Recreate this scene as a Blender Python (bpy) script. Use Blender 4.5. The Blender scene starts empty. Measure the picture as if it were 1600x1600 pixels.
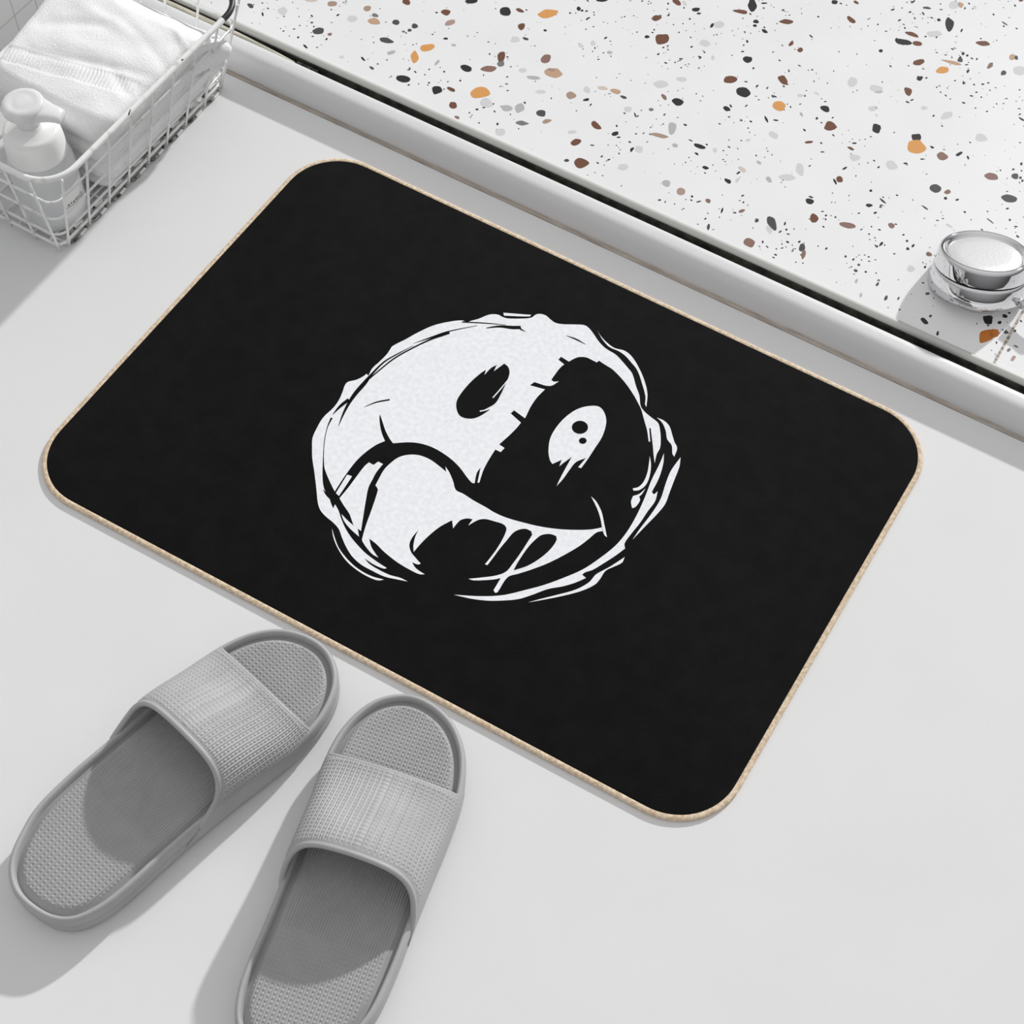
import bpy, math, random
from mathutils import Vector, Matrix, noise
from mathutils.geometry import tessellate_polygon
PI = math.pi
C = bpy.context.scene.collection

# ------------------------------------------------------------------ camera model
F = 2600.0
_d = Vector(((750-800)/F, (2400-800)/F, 1.0)).normalized()
HGT = 1.093
def _ray(u, v): return Vector(((u-800)/F, (v-800)/F, 1.0))
def _hit(u, v, z=0.0):
    r = _ray(u, v); return r * ((HGT-z)/r.dot(_d))
_X = (_hit(1600, 682)-_hit(355, 107)).normalized(); _Z = -_d; _Y = _Z.cross(_X)
_R = Matrix((_X, _Y, _Z))
_o = _R @ _hit(800, 770)
def W(u, v, z=0.0):
    """a point of the photograph measured on the level surface at height z"""
    p = _R @ _hit(u, v, z); return Vector((p.x-_o.x, p.y-_o.y, z))
cam_d = bpy.data.cameras.new('camera'); cam = bpy.data.objects.new('camera', cam_d); C.objects.link(cam)
cr, cd, cf = _R @ Vector((1,0,0)), _R @ Vector((0,1,0)), _R @ Vector((0,0,1))
cam.matrix_world = Matrix(((cr.x,-cd.x,-cf.x,-_o.x),(cr.y,-cd.y,-cf.y,-_o.y),(cr.z,-cd.z,-cf.z,HGT),(0,0,0,1)))
cam_d.sensor_width = 36; cam_d.lens = F/1600*36; cam_d.clip_start = .01
bpy.context.scene.camera = cam

# ------------------------------------------------------------------ materials
def mat(name, col, rough=.5, metal=0, **kw):
    m = bpy.data.materials.new(name); m.use_nodes = True
    b = m.node_tree.nodes['Principled BSDF']
    b.inputs['Base Color'].default_value = (*col, 1); b.inputs['Roughness'].default_value = rough
    b.inputs['Metallic'].default_value = metal
    for k, v in kw.items(): b.inputs[k.replace('_', ' ')].default_value = v
    return m
def nodes(m): return m.node_tree.nodes, m.node_tree.links, m.node_tree.nodes['Principled BSDF']
def add_bump(m, scale, dist, detail=3, kind='noise', stretch=None, strength=1.0):
    n, l, b = nodes(m)
    tc = n.new('ShaderNodeTexCoord'); src = tc.outputs['Object']
    if stretch:
        mp = n.new('ShaderNodeMapping'); mp.inputs['Scale'].default_value = stretch
        l.new(src, mp.inputs['Vector']); src = mp.outputs['Vector']
    if kind == 'noise':
        t = n.new('ShaderNodeTexNoise'); t.inputs['Scale'].default_value = scale; t.inputs['Detail'].default_value = detail
        out = t.outputs['Fac']
    else:
        t = n.new('ShaderNodeTexVoronoi'); t.inputs['Scale'].default_value = scale; out = t.outputs['Distance']
    l.new(src, t.inputs['Vector'])
    bp = n.new('ShaderNodeBump'); bp.inputs['Distance'].default_value = dist; bp.inputs['Strength'].default_value = strength
    l.new(out, bp.inputs['Height']); l.new(bp.outputs['Normal'], b.inputs['Normal'])
    return m
def add_mottle(m, c1, c2, scale, detail=4, lo=.35, hi=.65, stretch=None):
    n, l, b = nodes(m)
    tc = n.new('ShaderNodeTexCoord'); src = tc.outputs['Object']
    if stretch:
        mp = n.new('ShaderNodeMapping'); mp.inputs['Scale'].default_value = stretch
        l.new(src, mp.inputs['Vector']); src = mp.outputs['Vector']
    t = n.new('ShaderNodeTexNoise'); t.inputs['Scale'].default_value = scale; t.inputs['Detail'].default_value = detail
    l.new(src, t.inputs['Vector'])
    r = n.new('ShaderNodeValToRGB'); r.color_ramp.elements[0].position = lo; r.color_ramp.elements[1].position = hi
    r.color_ramp.elements[0].color = (*c1, 1); r.color_ramp.elements[1].color = (*c2, 1)
    l.new(t.outputs['Fac'], r.inputs['Fac']); l.new(r.outputs['Color'], b.inputs['Base Color'])
    return m
def srgb(*c): return tuple(((x/255+.055)/1.055)**2.4 if x > 10 else x/255/12.92 for x in c)

M = {}
M['floor'] = add_bump(add_mottle(mat('floor_white', (.8,.8,.8), .6), (.762,.762,.764), (.780,.780,.782), 9), 900, .00004)
M['terrazzo'] = mat('terrazzo_base', (.93,.93,.925), .35)
add_mottle(M['terrazzo'], (.855,.855,.86), (.885,.885,.89), 14)
M['black_fabric'] = add_bump(add_mottle(mat('black_fabric', (.01,.01,.01), .95), (.0060,.0060,.0060), (.0082,.0082,.0082), 60, 8), 900, .0006, 6)
for k in ('Specular IOR Level',): M['black_fabric'].node_tree.nodes['Principled BSDF'].inputs[k].default_value = .12
M['print_black'] = mat('print_black', (.0070,.0070,.0070), .95, Specular_IOR_Level=.12)
M['print_white'] = add_bump(add_mottle(mat('print_white', (.9,.9,.92), .8), (.86,.87,.90), (.95,.96,.985), 250, 6), 1400, .0003, 4)
M['tan'] = add_bump(add_mottle(mat('tan_binding', (.62,.47,.32), .8), (.60,.45,.30), (.86,.71,.54), 380, 3), 1500, .0004, 3)
M['rubber'] = add_bump(add_mottle(mat('grey_slipper_foam', (.42,.42,.42), .55), (.40,.40,.40), (.44,.44,.44), 40), 2500, .00008, 2)
M['insole'] = add_mottle(mat('grey_insole', (.36,.36,.36), .6), (.35,.35,.35), (.38,.38,.38), 40)
M['white_wire'] = add_bump(add_mottle(mat('white_coated_wire', (.8,.8,.78), .35), (.66,.65,.61), (.90,.90,.89), 90, 4, .28, .42), 500, .0001)
M['bare_steel'] = add_mottle(mat('worn_bare_steel', (.1,.1,.09), .4, .8), (.05,.045,.035), (.45,.44,.40), 160, 3, .4, .6)
M['chipped'] = mat('chipped_black', (.012,.012,.012), .4)
M['towel'] = add_bump(add_mottle(mat('white_terry', (.9,.9,.9), .95), (.93,.93,.93), (.97,.97,.97), 500, 3), 900, .0008, 3)
M['towel'].node_tree.nodes['Principled BSDF'].inputs['Sheen Weight'].default_value = .3
M['bottle'] = mat('frosted_plastic', (.86,.87,.88), .35, Transmission_Weight=.2, IOR=1.35)
M['pump'] = mat('clear_pump_plastic', (.96,.96,.96), .25, Transmission_Weight=.25, IOR=1.3)
M['collar'] = mat('white_plastic', (.95,.95,.94), .3)
M['ink'] = mat('label_ink', (.03,.03,.03), .6)
M['chrome'] = mat('chrome', (.78,.78,.79), .05, 1.0)
M['chrome_dark'] = mat('chrome_seam', (.01,.01,.01), .35, .5)
M['chrome_satin'] = add_bump(mat('satin_chrome', (.70,.70,.70), .42, .45), 400, .0001)
M['curb'] = mat('satin_white_metal', (.70,.70,.71), .42, 0)
M['grime'] = add_mottle(mat('brown_sealant', (.3,.25,.2), .8), (.34,.29,.25), (.55,.50,.45), 40, 4, .3, .7, (1,8,1))
M['slot'] = add_mottle(mat('dark_track', (.02,.02,.015), .6), (.008,.008,.006), (.05,.05,.04), 120)
M['bar'] = mat('grey_track_bar', (.56,.56,.53), .4, 0)
M['oldtrack'] = add_bump(add_mottle(mat('stained_track', (.4,.38,.3), .6), (.36,.35,.29), (.62,.58,.47), 60, 5, .35, .65, (1,4,1)), 150, .001)
M['joint'] = add_mottle(mat('brass_joint', (.4,.35,.25), .5), (.16,.13,.09), (.60,.54,.44), 300, 2, .4, .6)
CH = dict(K=srgb(28,28,29), D=srgb(72,72,74), D2=srgb(120,120,120), B=srgb(112,70,48), O=srgb(222,158,86), T=srgb(196,160,132),
          T2=srgb(172,146,128), T3=srgb(214,200,188), P=srgb(140,108,96), P2=srgb(176,148,138), G=srgb(214,214,214), G2=srgb(184,184,184),
          O2=srgb(196,112,20), R2=srgb(96,36,12))
for k, c in CH.items(): M['chip_'+k] = mat('chip_'+k.lower(), c, .3)

# ------------------------------------------------------------------ object helpers
def mesh_obj(name, verts, faces, m, parent=None, smooth=True, fm=None):
    me = bpy.data.meshes.new(name); me.from_pydata([tuple(v) for v in verts], [], faces)
    for x in (m if isinstance(m, (list, tuple)) else [m]): me.materials.append(x)
    if fm: me.polygons.foreach_set('material_index', fm)
    me.polygons.foreach_set('use_smooth', [smooth]*len(me.polygons)); me.update()
    o = bpy.data.objects.new(name, me); C.objects.link(o)
    if parent: o.parent = parent
    return o
def empty(name, loc=(0,0,0), rz=0):
    o = bpy.data.objects.new(name, None); C.objects.link(o); o.location = loc; o.rotation_euler = (0,0,rz); o.empty_display_size = .02
    return o
def tag(o, label, cat, group=None):
    o['label'] = label; o['category'] = cat
    if group: o['group'] = group
    return o
def struct(o): o['kind'] = 'structure'; return o
class MB:
    def __init__(s): s.v=[]; s.f=[]; s.m=[]
    def add(s, v, f, mi=0):
        b=len(s.v); s.v += [Vector(x) for x in v]; s.f += [tuple(i+b for i in q) for q in f]; s.m += [mi]*len(f)
    def box(s, a, b, mi=0):
        x0,y0,z0=a; x1,y1,z1=b
        s.add([(x0,y0,z0),(x1,y0,z0),(x1,y1,z0),(x0,y1,z0),(x0,y0,z1),(x1,y0,z1),(x1,y1,z1),(x0,y1,z1)],
              [(0,3,2,1),(4,5,6,7),(0,1,5,4),(1,2,6,5),(2,3,7,6),(3,0,4,7)], mi)
    def tube(s, pts, r, closed=False, seg=10, mi=0, mfun=None):
        pts=[Vector(p) for p in pts]; n=len(pts); rings=[]
        up=None
        for i,p in enumerate(pts):
            a=pts[(i-1)%n] if (closed or i>0) else p; b=pts[(i+1)%n] if (closed or i<n-1) else p
            t=(b-a).normalized()
            if up is None:
                up = Vector((0,0,1)) if abs(t.z)<.9 else Vector((1,0,0))
            u=(up-t*up.dot(t)).normalized(); w=t.cross(u); up=u
            rr = r(i) if callable(r) else r
            rings.append([p+(u*math.cos(k*2*PI/seg)+w*math.sin(k*2*PI/seg))*rr for k in range(seg)])
        v=[x for R in rings for x in R]; f=[]; ms=[]
        for i in range(n if closed else n-1):
            for k in range(seg):
                f.append((i*seg+k, i*seg+(k+1)%seg, ((i+1)%n)*seg+(k+1)%seg, ((i+1)%n)*seg+k)); ms.append(mfun(i) if mfun else mi)
        if not closed:
            f.append(tuple(range(seg-1,-1,-1))); f.append(tuple((n-1)*seg+k for k in range(seg))); ms += [mfun(0) if mfun else mi, mfun(n-2) if mfun else mi]
        b=len(s.v); s.v+=v; s.f+=[tuple(i+b for i in q) for q in f]; s.m+=ms
    def lathe(s, prof, seg=48, mi=0, tf=None, cap0=True, cap1=True):
        v=[]; f=[]; n=len(prof)
        for r,z in prof:
            for k in range(seg): v.append(Vector((r*math.cos(2*PI*k/seg), r*math.sin(2*PI*k/seg), z)))
        for i in range(n-1):
            for k in range(seg): f.append((i*seg+k, i*seg+(k+1)%seg, (i+1)*seg+(k+1)%seg, (i+1)*seg+k))
        if cap0: f.append(tuple(range(seg-1,-1,-1)))
        if cap1: f.append(tuple((n-1)*seg+k for k in range(seg)))
        if tf: v=[tf @ x for x in v]
        s.add(v,f,mi)
    def build(s, name, m, parent=None, smooth=True): return mesh_obj(name, s.v, s.f, m, parent, smooth, s.m)
def extrude_x(prof, x0, x1, closed=True, n=1):
    v=[]; f=[]; k=len(prof)
    for i in range(n+1):
        x=x0+(x1-x0)*i/n
        v += [(x,y,z) for y,z in prof]
    for i in range(n):
        for j in range(k if closed else k-1):
            f.append((i*k+j, (i+1)*k+j, (i+1)*k+(j+1)%k, i*k+(j+1)%k))
    if closed: f.append(tuple(range(k))); f.append(tuple(n*k+j for j in range(k-1,-1,-1)))
    return v,f
def auto_smooth(o, ang=40):
    """sharp edges above the angle stay sharp"""
    me=o.data; me.update()
    import bmesh
    bm=bmesh.new(); bm.from_mesh(me)
    for e in bm.edges:
        if len(e.link_faces)==2 and e.calc_face_angle(0)>math.radians(ang): e.smooth=False
    bm.to_mesh(me); bm.free(); return o
def catmull(pts, sub, closed=True):
    n=len(pts); out=[]
    for i in range(n if closed else n-1):
        p0=pts[(i-1)%n] if closed or i>0 else pts[i]; p1=pts[i]; p2=pts[(i+1)%n]; p3=pts[(i+2)%n] if closed or i<n-2 else p2
        for k in range(sub):
            t=k/sub
            out.append(.5*((2*p1)+(p2-p0)*t+(2*p0-5*p1+4*p2-p3)*t*t+(3*p1-p0-3*p2+p3)*t**3))
    if not closed: out.append(pts[-1])
    return out
def resample(pts, n):
    L=[0]; m=len(pts)
    for i in range(m): L.append(L[-1]+(pts[(i+1)%m]-pts[i]).length)
    out=[]; j=0
    for k in range(n):
        s=L[-1]*k/n
        while L[j+1]<s: j+=1
        t=(s-L[j])/max(1e-9,L[j+1]-L[j]); out.append(pts[j].lerp(pts[(j+1)%m],t))
    return out
def normals2(pts):
    n=len(pts); out=[]
    for i in range(n):
        t=pts[(i+1)%n]-pts[(i-1)%n]; out.append(Vector((t.y,-t.x)).normalized())   # outward for CCW
    return out
def rings_solid(outline, prof, closed_top=None):
    """outline: CCW 2D points; prof: list of (inset, z); returns verts, faces of the skin, both ends capped"""
    nn=normals2(outline); n=len(outline); v=[]; f=[]
    for ins,z in prof:
        for p,q in zip(outline,nn):
            a=p-q*ins; v.append((a.x,a.y,z))
    for i in range(len(prof)-1):
        for k in range(n): f.append((i*n+k, i*n+(k+1)%n, (i+1)*n+(k+1)%n, (i+1)*n+k))
    f.append(tuple(range(n-1,-1,-1))); f.append(tuple((len(prof)-1)*n+k for k in range(n)))
    return v,f

# ------------------------------------------------------------------ setting
XL, XR = -.60, 1.1
v,f = [],[]
mb=MB(); mb.box((XL,-1.6,-.03),(XR,.262,0)); struct(mb.build('floor', M['floor'], smooth=False))
# tiled wall beside the basket
mw = mat('wall_tiles', (.8,.8,.8), .25)
n,l,b = nodes(mw)
tc=n.new('ShaderNodeTexCoord'); sp=n.new('ShaderNodeSeparateXYZ'); l.new(tc.outputs['Object'], sp.inputs[0])
def groove(out, off, per, w):
    a=n.new('ShaderNodeMath'); a.operation='ADD'; a.inputs[1].default_value=off; l.new(out,a.inputs[0])
    p=n.new('ShaderNodeMath'); p.operation='PINGPONG'; p.inputs[1].default_value=per/2; l.new(a.outputs[0],p.inputs[0])
    c=n.new('ShaderNodeMath'); c.operation='LESS_THAN'; c.inputs[1].default_value=w; l.new(p.outputs[0],c.inputs[0]); return c.outputs[0]
g1=groove(sp.outputs['Y'], -.1545+10*.0265, .0265, .0006); g2=groove(sp.outputs['Z'], -.0755+10*.0265, .0265, .0006)
mx=n.new('ShaderNodeMath'); mx.operation='MAXIMUM'; l.new(g1,mx.inputs[0]); l.new(g2,mx.inputs[1])
mix=n.new('ShaderNodeMix'); mix.data_type='RGBA'; l.new(mx.outputs[0],mix.inputs[0])
mix.inputs[6].default_value=(.86,.87,.86,1); mix.inputs[7].default_value=(.62,.63,.60,1); l.new(mix.outputs[2], b.inputs['Base Color'])
bp=n.new('ShaderNodeBump'); bp.inputs['Distance'].default_value=.001; bp.invert=True; l.new(mx.outputs[0],bp.inputs['Height']); l.new(bp.outputs[0],b.inputs['Normal'])
mb=MB(); mb.box((XL-.08,-1.6,-.03),(XL,1.5,.32)); struct(mb.build('wall_left', mw, smooth=False))

# curb: rounded threshold profile
cp=[(.262,-.02),(.2574,-.0005)]+[(.2725-.0148*math.cos(a),.0203*math.sin(a)**.95) for a in [PI/2*k/18 for k in range(1,18)]]+[(.2725,.0203),(.2765,.02025),(.2800,.0200),(.2818,.0193),(.2829,.0182),(.2835,.0165),(.2836,-.02)]
v,f=extrude_x(cp,XL,XR,n=4); o=mesh_obj('trim_1',v,f,M['curb']); struct(auto_smooth(o,50))
o=mesh_obj('trim_2',*extrude_x([(.2535,.0),(.2545,.0006),(.2570,.0012),(.2590,.0022),(.2610,.003),(.2610,0)],XL,XR),M['grime']); struct(o)
o=mesh_obj('trim_3',*extrude_x([(.2838,-.02),(.2838,.0075),(.2870,.0070),(.2885,.001),(.2950,.001),(.2962,.004),(.2968,.0095),(.2974,.0100),(.2974,-.02)],XL,XR),M['slot'],smooth=False); struct(o)
o=mesh_obj('trim_4',*extrude_x([(.2976,-.02),(.2976,.0112),(.2982,.0130),(.2995,.0140),(.3015,.0142),(.3032,.0137),(.3042,.0124),(.3042,-.02)],XL,XR,n=4),M['bar']); struct(auto_smooth(o,50))
# stained filler in the end of the track, tapering out
mb=MB()
ys=[(.2838,.0045),(.2850,.0092),(.2870,.0102),(.2905,.0100)]
st=[(XL,.2952),(-.52,.2952),(-.47,.2945),(-.43,.2925),(-.405,.2905)]
vv=[]
for x,ye in st:
    pr=[(.2876,.0025),(.2876,.0095),(.2882,.0112),((.2882+ye)/2,.0116),(ye-.0006,.0112),(ye,.0098),(ye,.0025)]
    vv+=[(x,y,z) for y,z in pr]
ff=[]
for i in range(len(st)-1):
    for j in range(7): ff.append((i*7+j,(i+1)*7+j,(i+1)*7+(j+1)%7,i*7+(j+1)%7))
ff.append(tuple(range(7))); ff.append(tuple(28+j for j in range(6,-1,-1)))
struct(mesh_obj('trim_5',vv,ff,M['oldtrack']))
mb=MB(); mb.box((-.4045,.2880,.0015),(-.382,.2945,.0085)); mb.box((-.4035,.2895,.0080),(-.398,.2920,.0105)); mb.box((-.392,.2900,.0080),(-.388,.2925,.0100)); struct(mb.build('trim_6',M['slot'],smooth=False))

# terrazzo floor with its chips
TZ=.012
random.seed(4)
mb=MB(); mb.box((XL,.3043,-.03),(XR,1.5,TZ))
tm=[M['terrazzo']]+[M['chip_'+k] for k in CH]; ci={k:i+1 for i,k in enumerate(CH)}
Z6=[(415,12,45,28,0,'K'),(455,22,20,8,20,'K'),(115,135,85,28,5,'B'),(550,15,40,18,30,'B'),(520,125,65,30,40,'B'),(145,272,42,22,-50,'B'),(203,312,38,30,-30,'B'),(268,225,30,10,40,'K'),(705,318,26,22,0,'K'),(1135,155,90,52,85,'K'),(1068,124,22,20,0,'K'),(995,50,50,14,5,'D'),(905,12,32,12,-30,'K'),(1205,30,36,36,0,'T'),(1165,30,60,50,0,'G'),(1580,3,30,15,0,'B'),(1410,90,14,12,0,'K'),(1480,147,50,10,35,'D'),(900,215,95,24,22,'B'),(845,262,110,36,12,'K'),(930,272,60,30,5,'B'),(1040,212,85,38,0,'G'),(1345,270,92,34,8,'B'),(940,390,70,36,-15,'B'),(1150,390,130,20,15,'T'),(1085,440,85,46,-10,'O'),(1200,375,35,28,30,'D'),(1220,335,24,20,0,'K'),(1245,347,18,16,0,'K'),(1528,357,42,38,0,'T'),(1552,360,24,26,0,'D'),(1388,410,45,26,-50,'P'),(1472,457,36,28,-60,'D'),(1570,440,70,60,0,'G'),(950,490,44,26,-20,'K'),(95,500,68,46,40,'B'),(528,515,62,58,0,'G'),(672,552,92,40,5,'G'),(875,572,58,48,30,'B'),(70,662,72,64,10,'O'),(355,680,56,38,15,'K'),(648,680,50,30,10,'G'),(1115,722,72,48,-20,'G'),(975,676,44,24,0,'G'),(1272,600,24,10,10,'K'),(1585,745,45,12,30,'K'),(388,788,72,56,0,'B'),(678,803,62,58,-60,'K'),(925,858,60,46,0,'K'),(928,920,128,88,12,'O'),(255,888,46,16,-5,'B'),(35,845,60,38,30,'G'),(540,895,30,10,0,'K'),(518,928,46,16,30,'B'),(543,985,72,42,0,'G'),(775,1035,70,56,20,'G'),(1090,975,62,50,10,'P'),(1195,962,44,22,-30,'K'),(1250,985,24,14,60,'K'),(1025,920,30,14,30,'K'),(1330,862,76,48,10,'G'),(200,1058,84,48,85,'G'),(120,1110,96,42,0,'G'),(448,1120,46,40,60,'B'),(418,1135,40,14,60,'K'),(480,1052,34,12,-30,'K'),(340,950,26,8,0,'K'),(965,995,30,8,0,'K'),(860,1022,28,12,0,'K'),(1395,1102,92,40,12,'P'),(1543,1102,44,36,0,'D'),(1578,1110,20,18,0,'D'),(1042,1178,74,48,0,'D'),(1122,1200,42,26,-20,'P'),(1508,1240,98,42,8,'D'),(262,1258,54,34,20,'K'),(268,1232,32,12,20,'K'),(642,1192,20,18,0,'K'),(632,1284,42,22,0,'K'),(718,1257,54,12,38,'K'),(670,1330,26,14,-20,'K'),(980,1297,50,10,35,'D'),(1110,1240,22,18,0,'K'),(285,1362,56,50,40,'B'),(502,1407,98,38,10,'P'),(772,1410,44,30,40,'P'),(25,1392,100,54,60,'D'),(1388,1380,50,8,38,'D'),(105,1398,26,12,-70,'K'),(115,1435,14,14,0,'K'),(212,1545,50,40,-80,'D'),(222,1590,60,26,-80,'P'),(155,1565,26,12,-60,'D2'),(1005,1588,40,30,0,'P'),(708,1525,28,16,-50,'K'),(680,1540,18,14,0,'K'),(873,1555,22,18,0,'K'),(908,1535,26,14,-50,'K'),(1130,1410,50,16,25,'G'),(1210,190,24,12,-60,'K'),(1250,445,26,16,-60,'K'),(1222,518,22,14,80,'K'),(900,625,24,12,-20,'K'),(872,638,26,10,20,'K'),(48,752,32,10,5,'K'),(305,740,18,16,0,'K'),(405,735,18,10,-20,'K'),(408,845,20,10,40,'K'),(305,585,36,12,30,'G'),(780,60,26,10,-20,'K'),(970,85,24,10,60,'K'),(1000,1590,10,8,0,'K')]
Z7=[(50,65,56,22,25,'B'),(225,85,125,60,-8,'O'),(60,165,44,44,0,'B'),(20,248,60,36,0,'G'),(85,242,42,16,20,'D'),(207,190,22,14,0,'K'),(418,55,28,26,0,'K'),(438,66,18,14,0,'K'),(470,118,20,12,-40,'K'),(565,0,80,20,0,'K'),(905,113,70,36,-15,'B'),(940,243,100,66,0,'B'),(845,230,34,18,0,'K'),(1030,12,60,36,30,'B'),(1148,60,50,26,-10,'K'),(1168,84,28,12,0,'K'),(1425,72,100,26,10,'B'),(1503,30,80,52,85,'K'),(1250,160,36,18,-50,'K'),(1297,155,60,44,0,'G'),(1202,268,74,42,0,'G'),(1525,135,36,22,0,'K'),(1518,160,28,16,-10,'K'),(1580,195,40,20,30,'K'),(1470,370,60,40,0,'K'),(213,370,64,54,-30,'P'),(262,455,104,56,10,'T'),(245,436,60,20,10,'T2'),(68,440,54,30,0,'G'),(132,485,78,26,8,'G2'),(370,597,58,44,20,'T2'),(470,560,50,36,45,'G'),(565,550,60,26,5,'T3'),(647,572,68,28,12,'T'),(697,608,42,16,20,'D'),(465,623,40,16,-10,'K'),(492,655,20,10,-50,'K'),(930,525,96,44,0,'G'),(950,605,50,24,50,'P'),(1037,638,74,50,15,'K'),(1365,498,80,44,0,'B'),(1447,575,98,60,25,'K'),(1340,678,50,28,25,'K'),(1367,662,24,12,50,'K'),(1060,495,80,26,5,'G'),(48,675,66,58,0,'G2'),(185,708,60,38,0,'D'),(60,770,84,28,5,'D2'),(217,757,60,24,-15,'T2'),(725,682,54,38,0,'G'),(770,718,32,10,70,'D'),(870,685,32,20,0,'D2'),(1000,800,82,52,88,'G2'),(522,783,74,42,35,'B'),(643,836,50,26,-10,'K'),(666,858,26,10,0,'K'),(925,848,110,24,12,'T2'),(1083,780,26,12,15,'K'),(398,890,70,38,-20,'B'),(748,935,36,20,-60,'K'),(792,932,56,44,0,'G'),(1020,908,40,24,20,'G2'),(1175,915,74,28,20,'K'),(1117,878,32,8,25,'K'),(435,1022,98,64,0,'B'),(340,1003,34,18,0,'D'),(697,1042,72,40,0,'G'),(605,998,24,10,-20,'K'),(522,1143,22,14,0,'K'),(1155,962,28,12,30,'K'),(1210,1048,40,20,20,'K'),(1350,1133,48,24,30,'K'),(1415,1080,30,12,-30,'K'),(1440,1060,60,26,30,'T3'),(965,1145,58,42,0,'G2'),(1055,1195,50,48,0,'P2'),(862,1272,78,46,-8,'T2'),(950,1337,76,46,15,'G2'),(1167,1260,34,10,-10,'D'),(1225,1255,34,26,30,'P'),(1313,1315,36,12,-70,'K'),(1435,1318,40,22,-10,'P'),(1393,1330,22,12,0,'D'),(1530,1378,24,26,0,'D'),(1485,1518,74,50,15,'P'),(1228,1418,40,18,-75,'D'),(505,270,36,28,40,'G'),(430,285,36,22,40,'G'),(610,328,34,18,-10,'G2'),(1255,360,20,30,0,'G'),(1590,745,44,14,60,'K'),(1575,20,40,10,0,'K')]
Z5=[(165,28,34,20,30,'D'),(325,55,46,38,0,'G'),(572,18,46,28,0,'T2'),(748,43,38,26,-20,'T2'),(788,77,36,20,20,'D2'),(780,108,64,34,5,'T'),(503,153,54,34,-5,'D'),(560,172,24,14,-20,'P'),(842,203,70,28,10,'D'),(890,112,34,26,0,'D'),(985,130,32,26,0,'D'),(945,10,42,26,20,'B'),(1142,60,46,30,0,'B'),(1163,115,54,26,-20,'P2'),(1270,5,64,28,0,'K'),(1440,57,56,46,0,'K'),(1047,240,74,36,-10,'O'),(985,285,60,42,85,'O'),(928,397,70,34,10,'K'),(1240,340,66,34,25,'K'),(1353,343,74,34,0,'P'),(1418,285,54,40,-80,'B'),(1418,320,36,30,0,'D2'),(1140,193,26,10,0,'K'),(1308,463,100,52,-4,'O'),(1098,450,54,44,0,'K'),(1168,447,46,18,25,'B'),(1177,527,38,38,0,'B'),(1345,515,60,46,20,'G'),(1448,542,58,34,0,'G2'),(1197,587,28,14,25,'P'),(1297,547,16,10,0,'K'),(1413,660,50,34,0,'G'),(440,233,30,10,45,'K'),(727,294,28,10,42,'K'),(770,340,24,12,30,'D'),(672,93,50,34,0,'G'),(470,0,60,20,0,'T3'),(1098,312,34,14,-50,'G2'),(225,72,20,10,80,'K'),(545,195,12,12,0,'K'),(960,152,20,14,0,'D'),(930,158,18,12,0,'D2'),(70,98,22,10,30,'D2'),(205,158,14,12,0,'K')]
ZP=[(1541,525,27,19,-35,'O2'),(1553,520,16,14,10,'O2'),(1521,542,22,14,-10,'R2'),(1544,499,16,15,0,'K'),(1562,504,6,6,0,'K'),(1445,502,14,7,40,'K'),(1465,521,9,4,-75,'K'),(1454,494,6,4,-40,'D'),(1449,459,7,4,0,'D'),(1572,519,8,5,10,'D'),(1587,541,8,3,20,'D2'),(1576,547,7,4,-40,'D2'),(1583,560,10,6,-50,'P2'),(1570,494,9,5,20,'K'),(1577,489,5,3,20,'K'),(1586,517,4,4,0,'K'),(1337,423,6,5,30,'D'),(1342,414,5,4,0,'D'),(1371,444,7,4,-60,'D'),(1384,466,9,5,-60,'D'),(1404,466,6,3,-60,'D'),(1345,461,7,4,-70,'G2'),(1338,439,7,4,-60,'G2'),(1373,438,5,3,0,'D2'),(1423,420,12,11,0,'G'),(1394,518,4,4,0,'D2')]
chips=[(1200+x/4,y/4,a/4,b/4,r,k) for x,y,a,b,r,k in Z6]+[(800+x/4,y/4,a/4,b/4,r,k) for x,y,a,b,r,k in Z7]+[(340+x/3.2,y/3.2,a/3.2,b/3.2,r,k) for x,y,a,b,r,k in Z5]+ZP
lay=0
for u,vv_,a,b_,rot,k in chips:
    n_=random.choice((6,7,8)); ph=random.random()*6.28; pts=[]
    for i in range(n_):
        t=2*PI*(i+random.uniform(-.25,.25))/n_+ph; rr=random.uniform(.84,1.2)
        x=a/2*math.cos(t)*rr; y=b_/2*math.sin(t)*rr; c,s_=math.cos(math.radians(rot)),math.sin(math.radians(rot))
        pts.append(W(u+x*c-y*s_, vv_+x*s_+y*c, TZ))
    if min(p.y for p in pts)<.306: continue
    pts=[Vector((p.x,p.y)) for p in pts]
    if max(a,b_)>6: pts=[Vector(p) for p in catmull(pts,2)]
    lay+=1; z=TZ+.00004+lay*1e-7
    mb.add([(p.x,p.y,z) for p in pts],[tuple(range(len(pts)-1,-1,-1))],ci[k])
def speck(x,y,r,k):
    global lay
    lay+=1; n_=random.choice((5,6,7)); e=random.uniform(1,2.1); rot=random.random()*PI
    pts=[]
    for i in range(n_):
        t=2*PI*i/n_; rr=r*random.uniform(.8,1.2)
        a=rr*e*math.cos(t); b_=rr*math.sin(t)
        pts.append((x+a*math.cos(rot)-b_*math.sin(rot), y+a*math.sin(rot)+b_*math.cos(rot), TZ+.00003+(lay%200)*1e-7))
    mb.add(pts,[tuple(range(n_-1,-1,-1))],ci[k])
for i in range(420):       # clusters of fine black grains
    x=random.uniform(-.58,.62); y=random.uniform(.315,.85)
    for j in range(random.randint(2,9)):
        xx=x+random.gauss(0,.012); yy=y+random.gauss(0,.012)
        if yy>.308: speck(xx,yy,random.uniform(.00035,.0011),random.choice('KKKKD'))
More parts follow.
